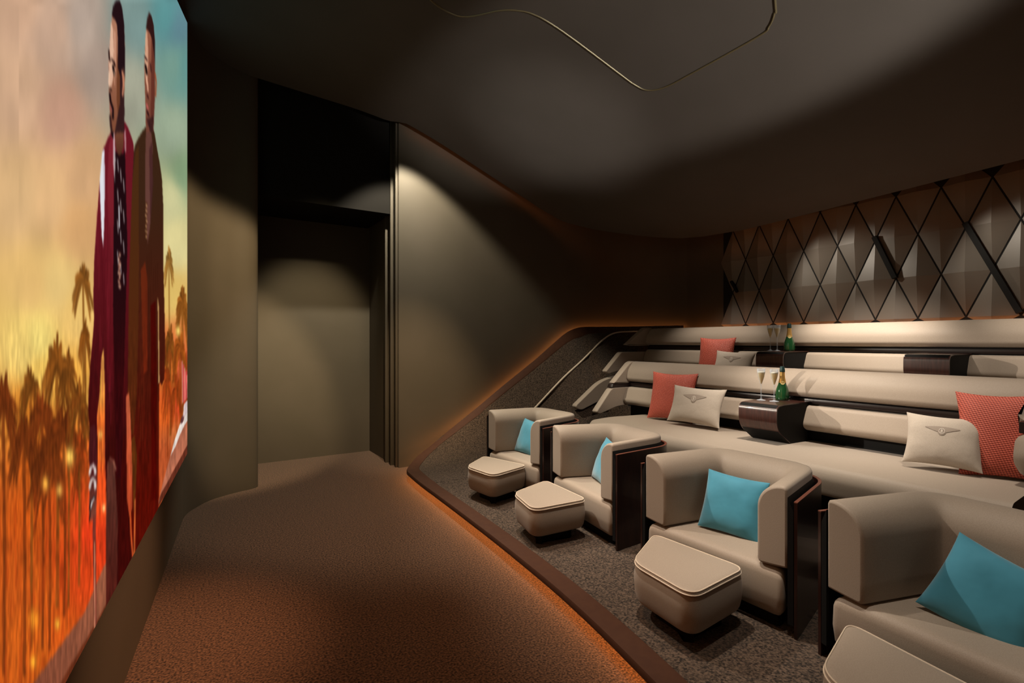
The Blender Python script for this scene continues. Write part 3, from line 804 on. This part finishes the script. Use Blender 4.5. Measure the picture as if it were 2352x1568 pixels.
fn = np.clip((nz(3.5, 20, 33)-.5)*6, 0, 1)*np.clip((Vv-760)/60, 0, 1)*np.clip((1010-Vv)/60, 0, 1)*(U > 366)*.6
img[:] = img*(1-fn[..., None])+np.array((140, 60, 18))*fn[..., None]
fn = np.clip((nz(4, 70, 34)-.5)*4, 0, 1)*np.clip((Vv-1100)/80, 0, 1)*(U < 215)*.35
img[:] = img*(1-fn[..., None])+np.array((150, 48, 14))*fn[..., None]
# glows, building edges, lights between the trees
for (a_, b_, s_, c) in [(128,1052,11,(255,205,90)),(67,1115,8,(250,180,70)),(102,1130,7,(255,190,85)),(38,1430,12,(240,150,40)),(97,1440,6,(255,190,60)),(36,1530,7,(255,180,50)),(205,1000,5,(255,190,90)),(213,1170,4,(255,210,130)),(398,760,6,(250,215,110))]:
    w = np.exp(-(((U-a_)/s_)**2+((Vv-b_)/(s_*1.9))**2))[..., None]; img[:] = img*(1-w)+np.array(c)*w
for k in range(16):
    x0 = 5+k*11.5; stroke([(x0, 1180+(k*37) % 90), (x0+1, 1540-k*13)], 1.0, (150,50,14), .35)
for k in range(6): stroke([(0, 1230+k*55), (165-k*16, 1120+k*42)], 1.0, (165,60,16), .35)
# street strip at the foot of the picture
fill([(-400,2300),(45,1568),(165,1412),(212,1308),(224,1290),(224,1420),(165,1520),(60,1700),(-300,2600)], (150,88,62), 1, (128,70,48), 1300, 1600)
fill([(-300,2400),(110,1568),(205,1418),(222,1385),(224,1420),(165,1520),(60,1700),(-300,2600)], (90,36,16), .8)
fill([(-300,2500),(130,1568),(190,1478),(222,1410),(224,1460),(165,1540),(60,1700),(-300,2600)], (185,88,42), .9)
fill([(350,1150),(360,1110),(378,1050),(400,1000),(421,955),(424,1040),(380,1110),(350,1160)], (178,105,78))
fill([(352,1142),(421,1022),(424,1045),(350,1165)], (80,32,20), .85)
fill([(379,1048),(388,1015),(402,975),(410,955),(424,940),(424,962),(412,980),(402,1000),(392,1025)], (232,218,208))
fill([(403,968),(408,955),(414,950),(411,968),(405,975)], (90,50,50)); fill([(412,930),(424,915),(424,945),(410,958)], (225,205,205))
for k in range(5): stroke([(408+k*3, 830+k*8), (409+k*3, 925-k*3)], 1.3, (215,70,90) if k % 2 else (240,150,140), .8)
# figure in the brown coat (further)
coat2 = [(318,287),(310,297),(300,312),(291,330),(286,355),(282,420),(277,520),(274,640),(272,800),(270,950),(268,1100),(266,1700),(350,1700),(350,1150),(351,900),(352,878),(358,885),(364,870),(366,800),(364,700),(361,600),(361,470),(358,410),(352,370),(345,335),(340,305),(337,295)]
fill(coat2, (58,34,20), 1, (84,12,4), 450, 1150)
fill([(274,640),(284,420),(292,345),(300,330),(300,700),(296,900),(288,1000),(268,1000)], (78,44,18), .75, (90,40,14), 400, 1000)
fill([(318,300),(331,300),(335,330),(334,420),(328,520),(322,560),(317,480),(316,380)], (98,60,52)); fill([(326,340),(334,320),(336,420),(329,520)], (66,34,34), .8)
fill([(305,620),(316,600),(322,640),(322,850),(312,860)], (140,44,16), .45); fill([(330,700),(342,690),(345,900),(344,1150),(332,1150)], (70,4,2), .8)
fill([(347,680),(350,700),(352,880),(349,880)], (215,175,110), .8)
for k in range(40): stroke([(300+((k*37) % 55), 560+(k*53) % 400), (300+((k*37) % 55), 620+(k*53) % 400)], .7, (40,14,6) if k % 3 else (110,50,20), .3)
for k in range(14): stroke([(318+1.2*math.sin(k*2.1), 462+k*6), (320+1.2*math.cos(k*1.7), 466+k*6)], 1.5, (185,140,95) if k % 2 else (80,45,25), .9)
# head 2
fill([(319,62),(322,35),(326,24),(331,30),(336,48),(340,85),(341,140),(340,215),(338,265),(337,300),(318,300),(317,240),(315,190),(314,150),(316,100)], (150,92,68), 1, (110,62,48), 60, 290)
fill([(317,75),(321,62),(324,120),(322,180),(319,190),(315,150)], (222,170,138), .85)
fill([(332,60),(341,90),(341,215),(337,290),(330,260),(331,150)], (92,42,32), .8)
fill([(318,64),(321,38),(326,23),(331,30),(337,50),(341,95),(341,150),(338,120),(333,85),(327,70),(322,64)], (48,22,20))
stroke([(341,165),(343.5,185),(342,218)], 1.6, (150,80,52)); stroke([(315,125),(318,130),(321,134)], 1.6, (45,22,20)); stroke([(317,146),(319,156),(320,166)], 2.4, (28,14,14)); stroke([(329,142),(331,160)], 1.6, (60,28,26), .8)
stroke([(319,170),(322,190),(323,205)], 1.7, (225,170,140), .9); stroke([(321,214),(324,222)], 1.8, (70,30,28)); stroke([(320,236),(323,246)], 2, (180,90,85)); stroke([(321,252),(325,262)], 2, (50,22,22)); stroke([(322,270),(326,286)], 2.6, (60,30,30), .8); fill([(324,270),(337,262),(336,300),(327,300)], (40,18,20), .7)
# figure in the maroon cardigan (nearer)
body1 = [(236,290),(230,300),(221,318),(209,345),(204,400),(200,450),(193,540),(189,600),(187,680),(189,730),(186,770),(180,830),(176,890),(174,940),(178,985),(176,1040),(178,1100),(176,1180),(181,1200),(194,1190),(197,1100),(198,1020),(196,960),(203,900),(207,820),(213,800),(216,900),(216,1050),(220,1160),(219,1400),(217,1700),(285,1700),(285,1280),(276,1100),(272,960),(274,800),(276,640),(281,500),(284,420),(288,345),(287,325),(280,305),(272,285),(266,275)]
fill(body1, (104,22,33), 1, (56,10,8), 480, 1050)
fill([(236,290),(226,330),(222,420),(226,560),(220,700),(222,900),(236,900),(238,600),(238,345)], (138,42,52), .6, (96,18,26), 350, 800)
fill([(238,335),(243,345),(262,350),(266,335),(268,420),(272,560),(268,700),(262,900),(258,1100),(244,1100),(240,900),(236,700),(238,500)], (30,10,14), 1, (52,8,10), 600, 900)
fill([(209,345),(215,338),(216,430),(214,520),(212,565),(208,540),(204,450),(203,410)], (222,222,228)); fill([(211,362),(215,350),(215,500)], (170,150,165), .4)
fill([(240,300),(246,290),(262,288),(263,330),(256,352),(250,354),(243,335)], (120,70,50), 1, (85,45,32), 290, 350)
fill([(236,305),(240,300),(242,345),(241,420),(237,380)], (230,215,215), .7); fill([(264,300),(268,290),(269,345),(266,350)], (220,190,190), .6)
for k in range(60):
    a_ = 242+(k*7.3) % 22; b_ = 360+(k*23.7) % 290; stroke([(a_, b_), (a_, b_+7)], .8, (205,195,195), .75)
for k in range(16): stroke([(251+2*math.sin(k*1.9), 578+k*5.2), (253+2*math.cos(k*1.3), 581+k*5.2)], 1.9, (222,175,150) if k % 2 else (110,60,48), .9)
stroke([(251,470),(252,520)], 1.4, (225,225,230), .9)
for k in range(30): stroke([(196+(k*11.7) % 38, 480+(k*61) % 560), (195+(k*11.7) % 38, 560+(k*61) % 560)], .9, (60,6,14) if k % 2 else (140,34,48), .3)
fill([(178,985),(190,975),(196,1000),(197,1100),(194,1190),(181,1200),(176,1180),(178,1100),(176,1040)], (70,22,24), 1, (120,62,48), 1080, 1170)
for (b_, h_) in ((1075, 16), (1106, 18)): stroke([(178,b_+h_),(180,b_+4),(186,b_-4),(191,b_+3),(192,b_+h_)], 3.0, (205,190,185))
stroke([(179,1172),(183,1155),(190,1145)], 3.4, (40,22,22)); stroke([(181,1168),(184,1156),(189,1148)], 1.5, (225,225,225)); stroke([(180,1180),(177,1200)], 1.4, (50,25,22))
fill([(185,1190),(193,1185),(194,1320),(195,1460),(190,1470),(187,1330)], (110,46,36)); stroke([(190,1250),(191,1460)], 1.2, (235,160,120), .8)
fill([(219,1160),(222,1060),(240,1065),(248,1200),(246,1400),(232,1500),(218,1420)], (100,58,46), .75, (80,28,20), 1100, 1400)
stroke([(228,1055),(238,1062),(243,1080)], 2, (150,95,75), .8)
fill([(262,1000),(275,1000),(285,1300),(285,1700),(255,1700),(250,1200)], (62,8,5), .7)
fill([(269,910),(276,902),(280,960),(284,1080),(284,1170),(277,1190),(271,1150),(270,1050)], (196,92,58), 1, (176,66,34), 950, 1180)
fill([(282,1010),(290,1000),(296,1050),(292,1150),(287,1180)], (92,50,14), .8); stroke([(279,1180),(281,1230),(286,1285)], 1.8, (215,90,40)); stroke([(291,1150),(289,1285)], 1.6, (200,100,45))
# head 1
fill([(234,30),(238,8),(244,-6),(252,-6),(259,14),(264,50),(266,100),(266,170),(264,230),(262,292),(240,300),(232,300),(228,250),(226,210),(226,175),(225,140),(229,80)], (172,118,92), 1, (128,76,54), 60, 280)
fill([(231,40),(236,60),(238,110),(236,180),(232,195),(227,190),(226,140)], (232,188,160), .85); fill([(238,60),(243,70),(244,130),(240,200),(238,150)], (222,168,140), .6)
fill([(247,120),(252,110),(262,160),(262,280),(250,285),(245,220)], (98,52,30), .8)
fill([(233,30),(236,8),(244,-6),(252,-6),(259,12),(264,50),(266,110),(266,175),(262,150),(254,170),(248,150),(248,80),(246,50),(240,38)], (34,16,20))
fill([(254,170),(262,150),(265,250),(264,300),(246,300),(240,305),(246,270),(254,230)], (46,24,26), .9)
stroke([(226,110),(227,128),(229,134)], 1.8, (40,20,18)); stroke([(233,131),(239,138),(241,146)], 2.0, (40,20,18)); stroke([(236,146),(238,158),(240,166)], 2.4, (24,12,12)); stroke([(238,160),(241,166)], 1.0, (215,180,150))
stroke([(227,160),(226,185),(229,200)], 1.6, (235,195,165), .9); stroke([(228,198),(232,202)], 2.0, (34,16,14)); stroke([(228,210),(230,228),(236,245),(236,268)], 2.4, (30,14,16)); stroke([(229,240),(233,250)], 1.8, (150,80,75)); stroke([(229,262),(231,285),(234,306)], 2.6, (46,22,22), .85)
stroke([(259,158),(261,170),(262,190),(260,215)], 1.7, (200,130,100)); fill([(233,300),(238,298),(237,316),(232,308)], (20,10,14))
g_ = (nz(2.6, 30, 41)-.5)*.34*np.clip((Vv-700)/200, 0, 1) + (nz(2.2, 7, 42)-.5)*.12*np.clip((Vv-650)/200, .15, 1)
img *= (1+g_)[..., None]
# soft blur of the projected picture
for _ in range(2):
    img[1:-1] = (img[:-2]+2*img[1:-1]+img[2:])/4
    img[:, 1:-1] = (img[:, :-2]+2*img[:, 1:-1]+img[:, 2:])/4
img = np.clip(img/255, 0, 1)
lin = np.where(img <= .04045, img/12.92, ((img+.055)/1.055)**2.4)
# plain continuation of the picture towards the near end
ext = [SY0, .65, .75, .85, .92]
nE = len(ext)
colE = np.repeat(lin[:1], nE, 0)*.95
allY = np.concatenate([np.array(ext), Yc]); lin = np.concatenate([colE, lin]); NCt = len(allY)
tops = np.array([s_top(y) for y in allY])
GY = np.repeat(allY[:, None], NR, 1); GZ = SB+(tops[:, None]-SB)*Tn[None, :]; GX = SWX(GY)+.030
co = np.stack([GX, GY, GZ], -1).reshape(-1, 3)
idx = np.arange(NCt*NR).reshape(NCt, NR)
quads = np.stack([idx[:-1, :-1], idx[:-1, 1:], idx[1:, 1:], idx[1:, :-1]], -1).reshape(-1, 4)
scr = thing('projection_screen', 'huge lit cinema screen showing two standing men before palms at sunset', 'screen', (SWX(2), 2, SB))
off = np.array([SWX(2), 2, SB])
me = bpy.data.meshes.new('picture'); me.vertices.add(len(co)); me.vertices.foreach_set('co', (co-off).astype(np.float32).ravel())
me.loops.add(quads.size); me.loops.foreach_set('vertex_index', quads.ravel().astype(np.int32))
me.polygons.add(len(quads)); me.polygons.foreach_set('loop_start', (np.arange(len(quads))*4).astype(np.int32))
me.update(calc_edges=True)
ca = me.color_attributes.new('pic', 'FLOAT_COLOR', 'POINT')
ca.data.foreach_set('color', np.concatenate([lin.reshape(-1, 3), np.ones((len(co), 1))], 1).astype(np.float32).ravel())
m = bpy.data.materials.new('projected picture'); m.use_nodes = True; nt = m.node_tree; nt.nodes.clear()
at = nt.nodes.new('ShaderNodeVertexColor'); at.layer_name = 'pic'; e = nt.nodes.new('ShaderNodeEmission'); o_ = nt.nodes.new('ShaderNodeOutputMaterial')
e.inputs[1].default_value = 1.0
nt.links.new(at.outputs[0], e.inputs[0]); nt.links.new(e.outputs[0], o_.inputs[0]); me.materials.append(m)
po = bpy.data.objects.new('picture', me); COL.objects.link(po); po.parent = scr
# slim board that carries it
rings = []
pl_ = [(y, s_top(y)) for y in (SY0, 4.25, 4.6, SY1)]
Vb = []; Fb = []
for dx in (.004, .028):
    for y, z in [(SY0, SB)]+pl_+[(SY1, SB)]: Vb.append((SWX(y)+dx-off[0], y-off[1], z-off[2]))
nb = 6
Fb = [tuple(range(nb)), tuple(range(nb, 2*nb))] + [(i, (i+1) % nb, nb+(i+1) % nb, nb+i) for i in range(nb)]
obj('backing_frame', Vb, Fb, M['black'], scr)

# ------------------------------------------------------------------ lights
def spot(name, loc, target, power, ang, blend=.6, col=(1,.86,.70), rad=.04):
    l = bpy.data.lights.new(name, 'SPOT'); l.energy = power; l.spot_size = R(ang); l.spot_blend = blend; l.color = col; l.shadow_soft_size = rad
    o_ = bpy.data.objects.new(name, l); COL.objects.link(o_); o_.location = loc
    d = Vector(target)-Vector(loc); o_.rotation_euler = d.to_track_quat('-Z', 'Y').to_euler()
    return o_
warm = (1,.88,.74)
for i, (x, y) in enumerate([(1.85, 1.0), (1.9, 2.2), (1.95, 3.4), (2.05, 4.3)]):
    spot('downlight_chairs', (x, y, zc(x)-.03), (2.5, y-.25, 0), (190, 440, 420, 240)[i], (40, 40, 40, 33)[i], .9, warm)
for (x, y, p) in [(3.7, .9, 140), (3.7, 2.2, 330), (3.7, 3.5, 150)]:
    spot('downlight_front_sofa', (x, y, zc(x)-.03), (4.15, y, .6), p*1.25, 56, 1, warm)
for (x, y, p) in [(4.9, .8, 80), (4.9, 2.3, 250), (4.9, 3.9, 80)]:
    spot('downlight_rear_sofa', (x, y, zc(x)-.03), (5.6, y, 1.3), p*1.3, 62, 1, warm)
spot('wall_washer_side', (1.95, 5.15, 4.02), (2.27, 5.53, 1.65), 430, 90, .35, (1,.9,.70))
spot('side_wall_fill', (1.2, 2.6, 4.1), (2.35, 5.75, .85), 1000, 27, 1, (1,.72,.42))  # added fill imitating warm bounce on the lower side wall
spot('wall_washer_door', (1.3, 4.0, 4.12), (1.3, 6.88, 1.6), 950, 30, .8, (1,.80,.48), .12)
spot('wall_washer_pier', (.45, 3.0, 4.1), (.28, 5.6, 1.75), 1100, 35, .45, (1,.75,.44), .08)
spot('screen_base_fill', (1.5, 2.6, 4.0), (-.22, 2.9, .35), 1100, 30, 1, (1,.52,.28), .1)  # added fill standing in for bounced light below the screen
for y, p in ((1.9, 34), (3.4, 48)): spot('wall_washer_panels', (5.3, y, 2.80), (6.1, y-.85, 1.95), p, 70, .8, (1,.88,.72))
spot('accent_seats', (.7, 4.7, 4.05), (2.9, 1.9, .6), 420, 48, .9, warm, .03)
spot('accent_sofa', (.15, 5.0, 2.35), (4.4, 2.0, 1.15), 800, 21, .9, warm, .02)
spot('fill_wings', (2.2, .3, 3.95), (4.35, 4.5, 1.1), 330, 14, .9, warm, .05)  # unseen fill added to brighten the inner faces of the wings
spot('aisle_fill', (.9, 2.6, 4.1), (1.05, 2.7, 0), 190, 72, 1, (1,.55,.30), .2)  # added warm fill over the aisle floor, in place of bounce
spot('ceiling_fill', (1.72, 3.3, .25), (3.2, 4.1, 3.7), 190, 36, 1, (1,.93,.85), .1)  # made-up spot by the platform edge, added to brighten the ceiling slope
spot('ceiling_fill', (3.2, -2.0, 1.6), (3.15, 2.5, 3.75), 1150, 27, .55, (1,.93,.85), .1)  # unseen low spot added to light the sloping ceiling facet

w = bpy.data.worlds.new('World'); SC.world = w; w.use_nodes = True
w.node_tree.nodes['Background'].inputs[0].default_value = (.002,.0018,.0016,1)
w.node_tree.nodes['Background'].inputs[1].default_value = 1

# ------------------------------------------------------------------ camera and view
cd = bpy.data.cameras.new('camera'); cam = bpy.data.objects.new('camera', cd); COL.objects.link(cam)
cam.location = (0, 0, 1.5); cam.rotation_euler = (R(90), 0, -R(32.612))
cd.sensor_width = 36; cd.lens = 1155/2352*36; cd.clip_start = .02
SC.camera = cam
SC.view_settings.view_transform = 'Standard'; SC.view_settings.look = 'None'; SC.view_settings.exposure = 0; SC.view_settings.gamma = 1
SC.view_settings.use_curve_mapping = False
SC.cycles.use_denoising = True
SC.cycles.max_bounces = 8; SC.cycles.sample_clamp_indirect = 4
